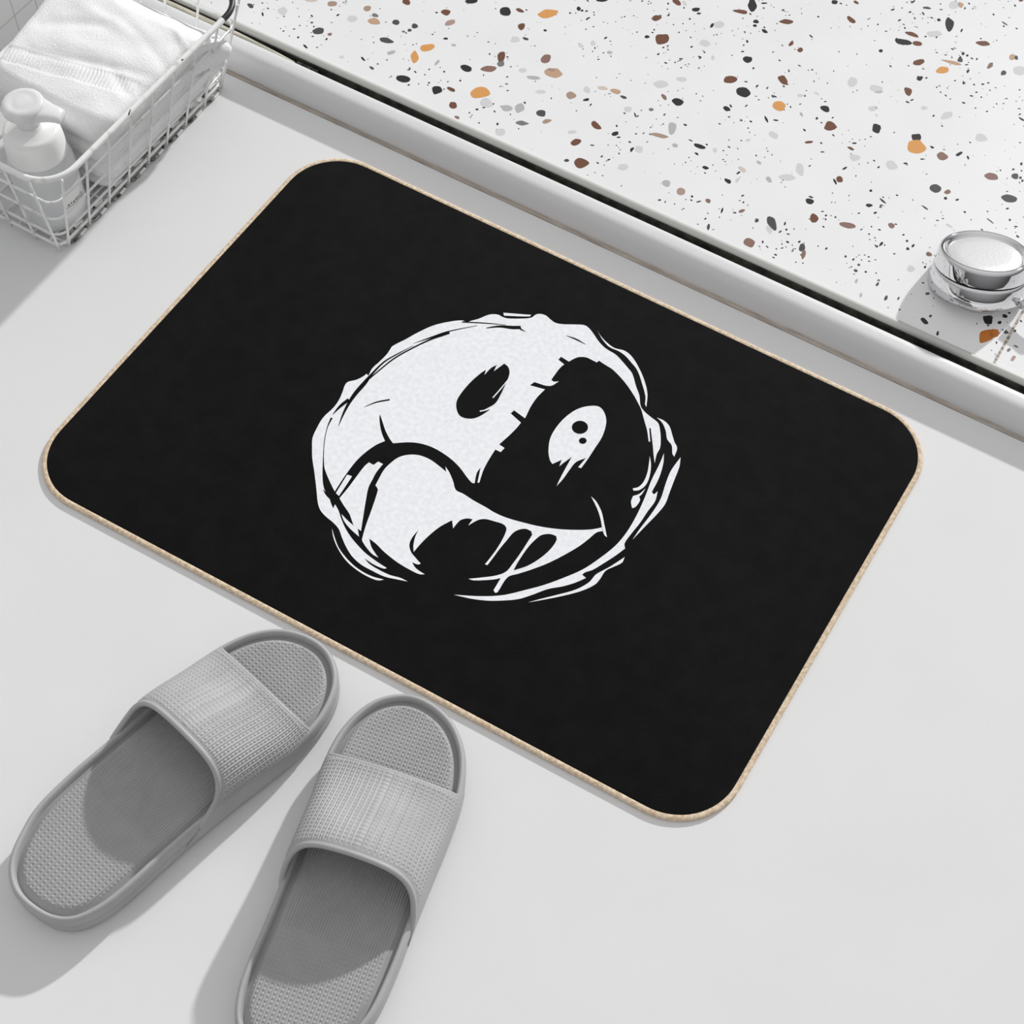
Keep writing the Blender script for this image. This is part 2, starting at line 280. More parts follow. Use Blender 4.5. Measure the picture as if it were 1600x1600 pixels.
for i in range(2200):
    x=random.uniform(-.58,.8); y=random.uniform(.309,1.0); speck(x,y,random.uniform(.0002,.0007),random.choice(('K','D','D2')))
for i in range(220):
    speck(random.uniform(-.58,1.0),random.uniform(.309,1.2),random.uniform(.001,.0026),random.choice(('G','G','G2')))
for i in range(500):       # more chips of every colour beyond the part measured
    x=random.uniform(-.58,1.05); y=random.uniform(.32,1.45)
    q=cam.matrix_world.inverted() @ Vector((x,y,TZ)); px=800+F*q.x/-q.z; py=800-F*q.y/-q.z
    if -10<px<1610 and py>-6: continue
    speck(x,y,random.uniform(.002,.006),random.choice(('K','B','O','T','G','G2','D','P')))
struct(mb.build('floor', tm, smooth=False))
mb=MB(); mb.box((.2728,.3044,TZ-.002),(.2748,.66,TZ+.0006)); struct(mb.build('trim_7',M['joint'],smooth=False))

# ------------------------------------------------------------------ bath mat
MZ=.0034
cs=[W(22,741.6,.004),W(1105,1317.8,.004),W(1473.5,676.6,.004),W(501,222,.004)]
def rounded(cs, r, k=14):
    out=[]; n=len(cs)
    for i in range(n):
        p=Vector(cs[i].xy); a=(Vector(cs[i-1].xy)-p).normalized(); b=(Vector(cs[(i+1)%n].xy)-p).normalized()
        ha=a.angle(b)/2; c=p+(a+b).normalized()*r/math.sin(ha)
        s=c+(p+a*(r/math.tan(ha))-c); e=p+b*(r/math.tan(ha))
        a0=math.atan2(s.y-c.y,s.x-c.x); a1=math.atan2(e.y-c.y,e.x-c.x)
        while a1<a0: a1+=2*PI
        for j in range(k+1):
            t=a0+(a1-a0)*j/k; out.append(c+Vector((math.cos(t),math.sin(t)))*r)
    return out
ol=resample(rounded(cs,.050),400)
matroot=empty('bath_mat',(0,0,0))
tag(matroot,'black rectangular bath mat with tan bound edge and white smiling-frowning face print','bath mat')
v,f=rings_solid(ol,[(.0045,.0004),(.0030,.0006),(.0026,.0018),(.0030,.0030),(.0045,MZ)])
mesh_obj('fabric_top',v,f,M['black_fabric'],matroot)
nn=normals2(ol); mb=MB()
mb.tube([(p.x-q.x*.0018,p.y-q.y*.0018,.0030) for p,q in zip(ol,nn)],.0026,closed=True,seg=12)
for p in mb.v: p.z=.0018+(p.z-.003)*.62
o=mb.build('edge_binding',M['tan'],matroot)
v,f=rings_solid(ol,[(.004,0),(.0012,.0001),(.0008,.0004),(.003,.0006)]); mesh_obj('rubber_backing',v,f,mat('backing',(.45,.36,.27),.8),matroot)

# printed emblem, traced stroke by stroke (coordinates in fifths of a photo pixel from 460,460)
def G(q,pts): 
    ox,oy={'A':(0,0),'B':(1500,0),'C':(0,1000),'D':(1500,1000)}[q]
    return [(x+ox,y+oy) for x,y in pts]
white=[]; black=[]; white2=[]
white.append(
 G('A',[(138,1200),(140,1130),(155,1085),(180,1035),(205,990),(240,945),(300,890),(345,830),(375,765),(392,715),(415,685),(480,668),(530,645),(565,620),(578,636),(608,578),(660,530),(720,470),(748,430),(765,405),(870,350),(960,300),(1080,245),(1200,215),(1310,203),(1345,216),(1385,205),(1440,190),(1500,165),(1540,155)])
 +G('B',[(90,158),(125,176),(170,188),(300,188),(355,180),(385,158),(420,152),(465,165),(500,195),(540,222),(600,233),(700,235),(765,240),(800,262),(835,305),(880,370),(930,420),(1010,470),(1050,510),(1110,580),(1140,620),(1170,720),(1195,790),(1205,870),(1235,915),(1290,962),(1340,1003),(1355,1050),(1362,1130),(1356,1200),(1330,1250),(1315,1318),(1306,1250),(1300,1180),(1290,1100),(1284,1045),(1272,1045),(1280,1150),(1268,1150),(1255,1060),(1235,990),(1210,900),(1192,862),(1150,785),(1080,685),(990,590),(920,545),(880,518),(862,532),(830,515),(780,492),(720,490),(680,505),(645,525),(583,487),(562,510),(608,546),(575,575),(540,620),(508,665),(522,680),(566,680),(495,716),(375,685),(340,710),(458,742),(400,800),(350,870),(320,930),(302,968),(216,905),(190,930),(270,1002),(235,1045),(180,1100),(100,1172),(142,1200),(112,1232),(70,1212),(45,1250),(0,1325)])
 +G('A',[(1470,1390),(1445,1470),(1430,1470),(1455,1352),(1425,1395),(1408,1475),(1388,1472),(1350,1430),(1290,1350),(1210,1275),(1100,1205),(1000,1168),(900,1155),(770,1163),(740,1120),(710,1060),(685,985),(668,935),(664,965),(672,1040),(688,1100),(708,1145),(640,1175),(560,1230),(480,1305),(400,1410),(350,1485),(315,1540),(285,1480),(250,1400),(233,1340),(233,1200),(245,1100),(265,1030),(300,965),(283,962),(255,1035),(232,1140),(222,1300),(220,1440),(233,1520)])
 +G('C',[(270,585),(285,630),(303,672),(318,640),(345,690),(365,750),(400,830),(445,900),(500,965),(560,1025),(640,1085),(722,1138),(700,1143),(620,1110),(548,1062),(580,1100),(640,1140),(740,1190),(830,1215),(885,1243),(800,1226),(700,1203),(600,1155),(520,1110),(450,1045),(400,965),(370,895),(345,830),(300,780),(240,730),(200,680),(182,620),(172,520),(155,380),(140,280)]))
white.append(G('C',[(412,408),(450,420),(432,450),(348,575),(324,552)]))
white.append(G('C',[(582,312),(545,345),(480,430),(420,510),(352,592),(380,640),(430,715),(450,770),(463,806),(420,770),(368,716),(385,765),(430,825),(505,893),(495,830),(520,848),(540,720),(558,610),(578,510),(608,450),(640,390),(692,325),(655,306),(618,332)]))
white.append(G('C',[(530,905),(560,800),(600,690),(652,530),(645,508),(633,492),(660,440),(700,370),(760,310),(820,270),(900,252),(980,258),(1060,290),(1130,340),(1186,386),(1180,345),(1210,390),(1240,460),(1262,528),(1320,558),(1400,610),(1500,665)])
 +G('D',[(60,702),(150,742),(280,780),(420,813),(560,833),(700,840),(820,836),(905,820),(912,848),(860,860),(800,910),(720,970),(600,1040),(480,1100),(350,1150),(250,1182),(165,1210),(88,1325),(70,1332),(55,1312),(112,1216),(50,1228),(-100,1234),(-140,1222),(-40,1212),(80,1195),(155,1165),(205,1105),(260,1030),(325,930),(358,878),(350,850),(310,832),(260,836),(210,862),(160,920),(100,992),(50,1060),(8,1115),(-12,1108),(20,1070),(80,990),(130,905),(156,840),(150,812),(120,790),(60,772),(0,756)])
 +G('C',[(1450,758),(1400,780),(1358,806),(1392,757),(1350,750),(1300,762),(1270,790),(1240,828),(1232,765),(1200,780),(1130,820),(1050,885),(985,950),(932,1012),(930,960),(945,890),(972,838),(920,900),(898,955),(910,1010),(940,1050),(987,1103),(965,1110),(918,1092),(950,1140),(1018,1187),(975,1185),(900,1150),(800,1090),(700,1010),(640,950),(585,908),(600,970),(630,1020),(657,1057),(610,1030),(565,980),(530,925)]))
white.append(G('B',[(866,280),(890,320),(935,370),(1000,418),(1080,440),(1140,490),(1200,590),(1240,690),(1258,780),(1250,878),(1240,860),(1243,800),(1220,710),(1180,595),(1130,530),(1080,475),(1030,442),(960,410),(905,350)]))
white.append(G('B',[(1332,962),(1390,988),(1430,1030),(1450,1090),(1468,1150),(1490,1200),(1468,1268),(1453,1245),(1448,1180),(1412,1130),(1402,1070),(1375,1005)]))
white.append(G('D',[(1276,262),(1286,330),(1275,420),(1245,490),(1195,528),(1150,533),(1143,516),(1190,503),(1230,460),(1258,390),(1270,320)]))
white.append(G('D',[(1243,516),(1215,560),(1193,580),(1200,608),(1165,660),(1138,670),(1130,620),(1145,575),(1195,558)]))
white.append(G('D',[(1387,242),(1382,320),(1350,430),(1292,545),(1310,563),(1338,538),(1318,615),(1260,695),(1200,785),(1130,872),(1080,945),(1083,985),(1010,1040),(920,1098),(830,1152),(770,1172),(748,1190),(778,1215),(700,1250),(600,1280),(480,1302),(350,1350),(250,1380),(120,1392),(0,1392),(-130,1375),(-255,1346),(-100,1356),(30,1357),(150,1346),(300,1310),(450,1270),(600,1215),(750,1150),(880,1065),(1000,970),(1080,880),(1150,770),(1210,650),(1250,555),(1290,450),(1350,330)]))
white.append(G('D',[(1517,272),(1508,345),(1470,445),(1430,550),(1395,640),(1330,720),(1260,792),(1142,915),(1200,830),(1290,712),(1360,600),(1400,480),(1440,380)]))
white.append(G('D',[(1080,1052),(1060,1095),(990,1130),(930,1160),(890,1220),(850,1265),(760,1310),(640,1345),(500,1375),(328,1406),(420,1380),(560,1345),(700,1305),(800,1250),(848,1195),(870,1178),(960,1130),(1020,1092)]))
white.append(G('D',[(818,578),(860,620),(900,700),(922,800),(942,897),(922,880),(905,830),(893,760),(868,680)]))
white.append(G('B',[(830,870),(890,883),(928,940),(935,1010),(905,1110),(845,1205),(790,1290),(740,1357),(717,1350),(778,1278),(700,1310),(650,1370),(600,1440),(548,1498),(580,1430),(620,1355),(667,1270),(600,1318),(570,1343),(588,1292),(515,1325),(495,1290),(485,1220),(500,1120),(560,1020),(640,940),(730,888)]))
white.append(G('C',[(293,828),(315,900),(350,985),(420,1075),(500,1145),(600,1200),(700,1228),(650,1234),(560,1198),(470,1140),(400,1075),(340,985),(305,900)]))
white.append(G('B',[(132,143),(350,160),(338,172),(138,166)]))
black.append(G('A',[(1265,850),(1290,790),(1370,692),(1450,620),(1497,588),(1485,628),(1540,572),(1590,548)])+G('B',[(80,555),(58,600),(140,540),(172,570),(180,620),(150,700),(110,785),(70,850),(0,892)])+G('A',[(1450,915),(1530,898),(1450,950),(1385,970),(1310,958),(1275,920)]))
def ell(cx,cy,rx,ry): return G('B',[(cx+rx*math.cos(k*PI/10),cy+ry*math.sin(k*PI/10)) for k in range(20)])
black.append(ell(731,1038,63,51)); black.append(ell(753,1143,30,24))
black.append(G('D',[(212,1155),(250,1085),(330,970),(400,900),(440,877),(500,872),(545,888),(548,920),(500,990),(420,1060),(320,1120)]))
def stroke(pts):
    p=[Vector((a,b)) for a,b,_ in pts]; w=[c for *_,c in pts]; L=[];R=[]
    for i in range(len(p)):
        t=(p[min(i+1,len(p)-1)]-p[max(i-1,0)]).normalized(); nrm=Vector((-t.y,t.x))*w[i]/2
        L.append(tuple(p[i]+nrm)); R.append(tuple(p[i]-nrm))
    return L+R[::-1]
for s in ([(345,1028,3),(375,950,14),(425,850,24),(480,770,32),(550,690,32),(600,628,18),(700,528,12),(800,468,9),(930,400,3)],
          [(560,680,10),(640,612,10),(780,500,11),(950,405,11),(1080,345,14),(1150,318,22),(1212,298,18)],
          [(930,383,2),(1080,332,12),(1200,290,9),(1430,243,3)],[(300,937,4),(360,872,22),(425,822,26)],
          [(545,880,3),(640,842,10),(745,822,11)],[(1310,215,9),(1500,225,8),(1650,238,3)],[(1500,262,6),(1600,250,16),(1700,258,26),(1765,258,26),(1768,272,14),(1805,289,3)],
          [(2125,322,3),(2200,350,11),(2275,390,3)],[(1800,900,2),(1750,1000,2)][:0],
          [(225,1525,3),(250,1560,14),(275,1592,10)],[(500,2360-1500+960,3)][:0]):
    if s: black.append(stroke(s))
white2.append(stroke([(1550,808,9),(1610,740,9),(1678,655,6)])); white2.append(stroke([(1448,912,9),(1490,905,8),(1528,895,3)]))
mb=MB()
def smooth_poly(p):
    p=[Vector(q) for q in p]; n=len(p); out=[]
    def corner(i):
        a=p[i]-p[i-1]; b=p[(i+1)%n]-p[i]
        return a.length<1e-6 or b.length<1e-6 or a.angle(b)>math.radians(48)
    cn=[corner(i) for i in range(n)]
    for i in range(n):
        p1=p[i]; p2=p[(i+1)%n]; p0=p1 if cn[i] else p[i-1]; p3=p2 if cn[(i+1)%n] else p[(i+2)%n]
        L=(p2-p1).length
        t1=Vector((0,0)) if cn[i] else (p2-p0).normalized()*L; t2=Vector((0,0)) if cn[(i+1)%n] else (p3-p1).normalized()*L
        if cn[i]: t1=(p2-p1)
        if cn[(i+1)%n]: t2=(p2-p1)
        k=4 if L>25 else 2
        for j in range(k):
            t=j/k; h1=2*t**3-3*t*t+1; h2=t**3-2*t*t+t; h3=-2*t**3+3*t*t; h4=t**3-t*t
            out.append(p1*h1+t1*h2+p2*h3+t2*h4)
    return out
for polys,z,mi in ((white,MZ+.00012,0),(black,MZ+.00024,1),(white2,MZ+.00036,0)):
    for p in polys:
        q=smooth_poly(p); P3=[W(460+a.x/5,460+a.y/5,z) for a in q]
        tr=tessellate_polygon([[Vector((a.x,a.y,0)) for a in P3]])
        fs=[]
        for t in tr:
            a,b_,c=[P3[i] for i in t]
            fs.append(tuple(t) if (b_-a).cross(c-a).z>0 else (t[0],t[2],t[1]))
        mb.add(P3,fs,mi)
o=mb.build('printed_emblem',[M['print_white'],M['print_black']],matroot,smooth=False)
o['label']='white two-faced smiley emblem, one half frowning and one half grinning'

# ------------------------------------------------------------------ slippers
SO=[(0,0),(.022,.004),(.036,.014),(.043,.030),(.0455,.05),(.0455,.08),(.046,.11),(.0475,.14),(.050,.17),(.0515,.195),(.050,.22),(.044,.24),(.034,.255),(.020,.264),(.006,.2665),(-.010,.263),(-.025,.254),(-.037,.239),(-.044,.221),(-.0475,.2),(-.048,.17),(-.047,.14),(-.0465,.11),(-.0465,.08),(-.044,.05),(-.037,.03),(-.028,.014),(-.016,.004)]
sol=resample(catmull([Vector(p) for p in SO],8),200)
def span(pts, y):
    xs=[]
    n=len(pts)
    for i in range(n):
        a,b=pts[i],pts[(i+1)%n]
        if (a.y-y)*(b.y-y)<=0 and a.y!=b.y: xs.append(a.x+(b.x-a.x)*(y-a.y)/(b.y-a.y))
    return (min(xs),max(xs)) if xs else (0,0)
def ss(a,b,x):
    t=max(0,min(1,(x-a)/(b-a))); return t*t*(3-2*t)
slip=[]
v,f=rings_solid(sol,[(.005,0),(.002,.0008),(.0003,.0035),(-.0003,.009),(.0002,.0115),(.0010,.0125),(.0003,.0135),(-.0002,.016),(-.0006,.0205),(.0000,.0240),(.0010,.0256),(.0024,.0261),(.0036,.0254),(.0043,.0232),(.0047,.0200),(.0090,.0185)])
sole_me=mesh_obj('sole',v,f,M['rubber']); auto_smooth(sole_me,60)
# insole: ribbed and beaded
nn=normals2(sol); inn=[p-q*.0051 for p,q in zip(sol,nn)]
y0=min(p.y for p in inn)+.00005; y1=max(p.y for p in inn)-.00005; NY,NX=460,210
from mathutils.kdtree import KDTree
_dense=resample([Vector(p) for p in inn],1200); kd=KDTree(1200)
for _i,_p in enumerate(_dense): kd.insert((_p.x,_p.y,0),_i)
kd.balance()
def rib(x,y,bead):
    p=.0038; u=(x/p)%1.0
    g=.5+.5*math.cos(4*PI*u)                 # two ridges to a period, every second one beaded
    g=1-(1-g)**2.2
    r=.00068*g*(1+.7*(1-bead))
    if abs(u-.5)<.25: r*=(1-bead)*.8+bead*(.15+1.15*(.5+.5*math.sin(2*PI*y/.0031)))
    return r
v=[];f=[]
for j in range(NY+1):
    tt=j/NY; e_=.5-.5*math.cos(PI*tt); tt=tt*.55+e_*.45
    y=y0+(y1-y0)*tt; xa,xb=span(inn,y)
    for i in range(NX+1):
        x=xa+(xb-xa)*i/NX
        d=kd.find((x,y,0))[2]
        bead=max(1-ss(.080,.088,y), ss(.150,.165,y))
        z=.0200+.0034*ss(-.001,.006,d)+rib(x,y,bead)*ss(.002,.0055,d)
        xm=(x-(xa+xb)/2)/((xb-xa)/2+1e-6)
        z+=.0010*xm*xm*ss(0,.01,d)
        v.append((x,y,z))
for j in range(NY):
    for i in range(NX):
        a=j*(NX+1)+i; f.append((a,a+1,a+NX+2,a+NX+1))
insole_me=mesh_obj('insole',v,f,M['insole'])
# strap
NT,NV=380,110
import bmesh
def build_strap(DY):
    def strap_pt(t,w,off=0):
        # t 0..1 across the arch from right to left, w 0..1 from rear to front
        a=PI*t; n_=2.9
        cx=math.copysign(abs(math.cos(a))**(2/n_),math.cos(a)); sz=abs(math.sin(a))**(2/n_)
        yr=.1370-.036*(1-sz)**1.5; yf=.2065+.008*(1-sz)
        y=yr+(yf-yr)*w+DY*ss(0,.55,sz)*(1-(.65*w if DY>0 else 0))
        xa,xb=span(sol,y); xc=(xa+xb)/2; hw=(xb-xa)/2+.0008+.0030*(1-ss(0,.7,w))*sz
        # the arch leans in towards its top
        H=.0555-.0230*ss(0,1,w)
        H*=1-.06*abs(cx)
        return Vector((xc+(hw+off)*cx, y, .0100+(H+off)*sz))
    P=[[strap_pt(i/NT,j/NV) for j in range(NV+1)] for i in range(NT+1)]
    arc=[0]
    for i in range(1,NT+1): arc.append(arc[-1]+(P[i][NV//2]-P[i-1][NV//2]).length)
    half=arc[-1]/2
    def nrm(i,j):
        a=P[min(i+1,NT)][j]-P[max(i-1,0)][j]; b=P[i][min(j+1,NV)]-P[i][max(j-1,0)]
        return b.cross(a).normalized()
    out=[];inn_=[]
    for i in range(NT+1):
        s=arc[i]-half; edge=ss(0.018,.023,min(arc[i],arc[-1]-arc[i]))
        for j in range(NV+1):
            n_=nrm(i,j)
            if n_.z<0 and abs(n_.z)>.2: n_=-n_
            q=Vector((P[i][j].x,0,P[i][j].z-.02))
            if n_.dot(q)<0: n_=-n_
            yy=P[i][j].y; w=j/NV
            m_=edge*ss(.03,.07,w)*ss(1.0,.97,w)
            out.append(P[i][j]+n_*(rib(s+.0018*0,yy,1.0)*1.15*m_ - .0009*(1-ss(0,.03,w))*0))
            inn_.append(P[i][j]-n_*.0030)
    v=out+inn_; f=[]; K=NV+1; B=len(out)
    for i in range(NT):
        for j in range(NV):
            a=i*K+j; f.append((a,a+1,a+K+1,a+K)); f.append((B+a,B+a+K,B+a+K+1,B+a+1))
        a=i*K; f.append((a,a+K,B+a+K,B+a)); a=i*K+NV; f.append((a,B+a,B+a+K,a+K))
    for j in range(NV):
        a=j; f.append((a,B+a,B+a+1,a+1)); a=NT*K+j; f.append((a,a+1,B+a+1,B+a))
    mb=MB(); mb.add(v,f)
    def mid(i,j): return (Vector(out[i*K+j])+Vector(inn_[i*K+j]))/2
    mb.tube([mid(i,0) for i in range(14,NT-13,2)],.0021,seg=10)
    mb.tube([mid(i,NV) for i in range(14,NT-13,2)],.0017,seg=8)
    strap_me=mb.build('strap',M['rubber'])
    bm=bmesh.new(); bm.from_mesh(strap_me.data); bmesh.ops.recalc_face_normals(bm,faces=bm.faces); bm.to_mesh(strap_me.data); bm.free()
    auto_smooth(strap_me,70)
    return strap_me
def place(root,h,t,mir):
    h=Vector(h);t=Vector(t); ax=(t-h).normalized()
    root.location=(h.x,h.y,0); root.rotation_euler=(0,0,math.atan2(ax.y,ax.x)-PI/2); root.scale=(mir,1,1)
strap_a=build_strap(.0085); strap_b=build_strap(-.0060)
sl=empty('slipper'); tag(sl,'grey ribbed slide slipper lying fully in frame, left of its pair','slipper','grey slide slippers')
place(sl,(-.106,-.4535),(-.048,-.192),1)
for o in (sole_me,insole_me,strap_a): o.parent=sl
s2=sl.copy(); C.objects.link(s2)
tag(s2,'grey ribbed slide slipper cut off by the bottom edge, right of its pair','slipper','grey slide slippers')
for o in (sole_me,insole_me):
    c=o.copy(); C.objects.link(c); c.parent=s2
strap_b.parent=s2; strap_b.name='strap'
place(s2,(.1015,-.4525),(.045,-.192),-1)

# ------------------------------------------------------------------ wire basket
bk=empty('wire_basket',(-.49,.12,0))
tag(bk,'white wire basket with chipped coating holding a towel and pump bottle','basket')
off=Vector((.49,-.12,0))
bx0,bx1,by0,by1=-.532,-.4485,.0075,.2365      # at the floor
tx0,tx1,ty0,ty1=-.556,-.4245,-.0030,.2600     # at the rim
RZ=.100
def lerp(a,b,t): return a+(b-a)*t
def ringpts(z, r=.026, k=10):
    t=z/RZ; c=[Vector((lerp(bx0,tx0,t),lerp(by0,ty0,t))),Vector((lerp(bx1,tx1,t),lerp(by0,ty0,t))),Vector((lerp(bx1,tx1,t),lerp(by1,ty1,t))),Vector((lerp(bx0,tx0,t),lerp(by1,ty1,t)))]
    return [Vector((p.x,p.y,z))+off for p in resample(rounded([Vector((q.x,q.y,0)) for q in c], r, k),160)]
rp=ringpts(RZ,.030)
corner=Vector((tx1,ty1,RZ))+off
mb=MB()
dark=[i for i,p in enumerate(rp) if (p-(corner+Vector((-.006,-.013,0)))).length<.0260]
rust=[]
mb.tube(rp,.0027,closed=True,seg=12,mfun=lambda i: 1 if (i in dark or i in rust) else 0)
mb.tube([off+Vector((tx1+.0019,.0935,RZ+.0016)),off+Vector((tx1+.0014,.0955,RZ+.0021)),off+Vector((tx1+.0004,.0985,RZ+.0023))],.0006,seg=6,mi=1)
mb.tube([off+Vector((tx1+.0012,.1665,RZ+.0022)),off+Vector((tx1+.0016,.1680,RZ+.0021))],.0006,seg=6,mi=1)
rim=mb.build('rim',[M['white_wire'],M['chipped']],bk); rim['label']='thick white rim wire worn black at the far corner'
WR=.00115
def grid(name, rods, zs, side):
    mb=MB()
    for s in rods:
        pts=[]
        for k in range(9):
            z=.002+(RZ-.002)*k/8; t=z/RZ
            if side=='R': p=(lerp(bx1,tx1,t), lerp(lerp(by0,by1,s),lerp(ty0+.004,ty1-.01,s),t), z)
            elif side=='L': p=(lerp(bx0,tx0,t), lerp(lerp(by0,by1,s),lerp(ty0,ty1,s),t), z)
            elif side=='F': p=(lerp(bx0,bx1,s)+.002*t, lerp(by0,ty0,t), z)
            else: p=(lerp(lerp(bx0,bx1,s),lerp(tx0,tx1,s),t), lerp(by1,ty1,t), z)
            pts.append(Vector(p)+off)
        mb.tube(pts,WR,seg=8)
    for z in zs:
        t=z/RZ; e=.012
        x0,x1,y0_,y1_=lerp(bx0,tx0,t),lerp(bx1,tx1,t),lerp(by0,ty0,t),lerp(by1,ty1,t); o_=.0018
        if side=='R': q=[(x1-o_,y0_+e,z),(x1-o_,y1_-e,z)]
        elif side=='L': q=[(x0+o_,y0_+e,z),(x0+o_,y1_-e,z)]
        elif side=='F': q=[(x0+e,y0_+o_,z),(x1-e,y0_+o_,z)]
        else: q=[(x0+e,y1_-o_,z),(x1-e,y1_-o_,z)]
        mb.tube([Vector(a)+off for a in q],WR*.95,seg=8)
    return mb.build(name,M['white_wire'],bk)
zs=(.021,.046,.072)
L=by1-by0
ry=[.016,.044,.071,.098,.126,.152,.180,.208,.234]
grid('wire_side',[(y-by0)/L for y in ry],zs,'R'); grid('wire_side',[(y-by0)/L for y in ry],zs,'L')
grid('wire_side',[.035,.345,.66,.97],zs,'F'); grid('wire_side',[.03,.30,.62,.955],zs,'B')
for z in zs:
    for k,(cx,cy) in enumerate((('1','0'),('1','1'),('0','1'),('0','0'))):
        t=z/RZ; x=lerp(bx1,tx1,t)-.0018 if cx=='1' else lerp(bx0,tx0,t)+.0018; y=lerp(by1,ty1,t)-.0018 if cy=='1' else lerp(by0,ty0,t)+.0018
        sx=-1 if cx=='1' else 1; sy=-1 if cy=='1' else 1; r=.0115
        cpt=Vector((x+sx*r,y+sy*r,z)); 
        pts=[cpt+Vector((-sx*r*math.cos(a),-sy*r*math.sin(a),0))+off for a in [j*PI/12 for j in range(7)]]
        mb=MB(); mb.tube(pts,WR*.95,seg=8); mb.build('corner_wire',M['white_wire'],bk)
mb=MB(); rb=resample(rounded([Vector((bx0,by0,0)),Vector((bx1,by0,0)),Vector((bx1,by1,0)),Vector((bx0,by1,0))],.008,6),120)
mb.tube([Vector((p.x,p.y,.0075))+off for p in rb],.0014,closed=True,seg=8)
for y in ry: mb.tube([Vector((bx0,y,.0030))+off,Vector((bx1,y,.0030))+off],WR,seg=8)
for x in (-.515,-.497,-.480,-.463): mb.tube([Vector((x,by0,.0055))+off,Vector((x,by1,.0055))+off],WR,seg=8)
# worn loops along the near bottom edge between the uprights
for a,b_ in zip(ry[:-1],ry[1:]):
    x=bx1; pts=[(x-.001,a+.003,.0022),(x+.0012,a+.006,.0020),(x+.0016,(a+b_)/2,.0020),(x+.0012,b_-.006,.0022),(x-.001,b_-.003,.0050),(x-.003,b_-.004,.0080),(x-.0035,(a+b_)/2,.0085),(x-.003,a+.004,.0070)]
    mb.tube([Vector(p)+off for p in pts],.0013,closed=True,seg=8,mfun=lambda i: 1 if i in (0,1,3,4,6) else 0)
mb.build('base_grid',[M['white_wire'],M['bare_steel']],bk)

# ------------------------------------------------------------------ folded towel in the basket
tw0,tw1,tv0,tv1=-.566,-.4325,.072,.2340
ncs=[Vector((tw0,tv0,0)),Vector((tw1,tv0,0)),Vector((tw1,tv1,0)),Vector((tw0,tv1,0))]
NTW=360; tol=resample(rounded(ncs,.018,10),NTW)
tc_=Vector(((tw0+tw1)/2,(tv0+tv1)/2))
prof=[(.012,.0115),(.004,.013),(.0010,.018),(.0005,.024),(.0030,.0275),(.0008,.031),(0,.038),(.0005,.044),(.0032,.0475),(.0008,.051),(-.0006,.058),(0,.066),(.0030,.0695),(.0006,.073),(-.0018,.080),(-.0022,.087),(.0000,.093),(.0040,.0975),(.0090,.1000)]
nn=normals2(tol); rows=[]
for ins,z in prof:
    rows.append([Vector((p.x-q.x*ins,p.y-q.y*ins,z)) for p,q in zip(tol,nn)])
last=rows[-1]; NR=58
for k in range(1,NR+1):
    s=1-(k/NR)
    rows.append([Vector((tc_.x+(p.x-tc_.x)*s, tc_.y+(p.y-tc_.y)*s, .1000+.003*(1-s*s))) for p in last])
def fold(x,y):
    """soft wrinkles of the top cloth"""
    u,w_=x+.50,y-.14
    h=0
    for (ax,ay,bx,by,wd,am) in ((-.540,.108,-.436,.142,.005,-.0018),(-.545,.122,-.440,.156,.009,.0016),(-.50,.190,-.435,.160,.007,-.0014),(-.53,.18,-.47,.175,.008,.0014),(-.55,.14,-.50,.175,.007,-.0018),(-.47,.13,-.43,.105,.005,-.0016),(-.455,.21,-.43,.19,.004,.0015)):
        a=Vector((ax,ay)); b=Vector((bx,by)); p=Vector((x,y)); d=b-a; t=max(0,min(1,(p-a).dot(d)/d.length_squared)); r=(p-(a+d*t)).length
        h+=am*math.exp(-(r/wd)**2)*(.4+.6*math.sin(PI*max(.05,min(.95,t))))
    h+=.0008*noise.noise(Vector((x*38,y*38,3)))
    # woven ribbed band across the cloth
    a=Vector((-.535,.100)); b=Vector((-.432,.124)); p=Vector((x,y)); d=(b-a).normalized(); t=(p-a).dot(d); r=abs((p-a).dot(Vector((-d.y,d.x))))
    h+=-.0007*(1-ss(.008,.010,r))+.0006*math.sin(t*2*PI/.0034)*(1-ss(.007,.0095,r))
    return h
v=[];f=[]; n_=NTW
for ri,row in enumerate(rows):
    for k,p in enumerate(row):
        top=ss(.07,.098,p.z)
        q=Vector((noise.noise(p*60),noise.noise(p*60+Vector((9,3,1))),noise.noise(p*50+Vector((4,7,2)))))*.0010
        p2=p+q; p2.z+=fold(p.x,p.y)*top
        t_=min(1,max(0,(p2.z)/RZ))
        p2.x=lerp(lerp(bx0,tx0,t_)+.003 if False else tw0, lerp(bx1,tx1,t_)-.0052, (p2.x-tw0)/(tw1-tw0))
        p2.x=lerp(p2.x, p2.x+.028*(1-t_)*max(0,1-(p2.x-tw0)/(tw1-tw0)), 1)
        vv_=max(0,(p.y-tv0)/(tv1-tv0)); uu_=max(0,min(1,(p.x-tw0)/(tw1-tw0)))
        p2.y-=.024*ss(.060,.100,p.z)*vv_**3
        p2.x-=(-.008+.14*max(0,p.y-.085))*(1-uu_)**2*top; p2.z+=.006*(1-uu_)**4*top
        if ri<16:   # bulge through the far corner
            dd=(Vector((p.x,p.y))-Vector((tw1,tv1-.004))).length
            g=math.exp(-(dd/.020)**2)*math.exp(-((p.z-.055)/.024)**2); p2.x+=.015*g; p2.y+=.008*g
        # far edge rolls down
        p2.z-=.007*ss(tv1-.030,tv1,p.y)*top+.006*ss(tw0+.02,tw0,p.x)*top*0
        v.append(p2)
for i in range(len(rows)-2):
    for k in range(n_): f.append((i*n_+k,i*n_+(k+1)%n_,(i+1)*n_+(k+1)%n_,(i+1)*n_+k))
v=v[:(len(rows)-1)*n_]; ctr=len(v); v.append(sum((v[(len(rows)-2)*n_+k] for k in range(n_)),Vector())/n_)
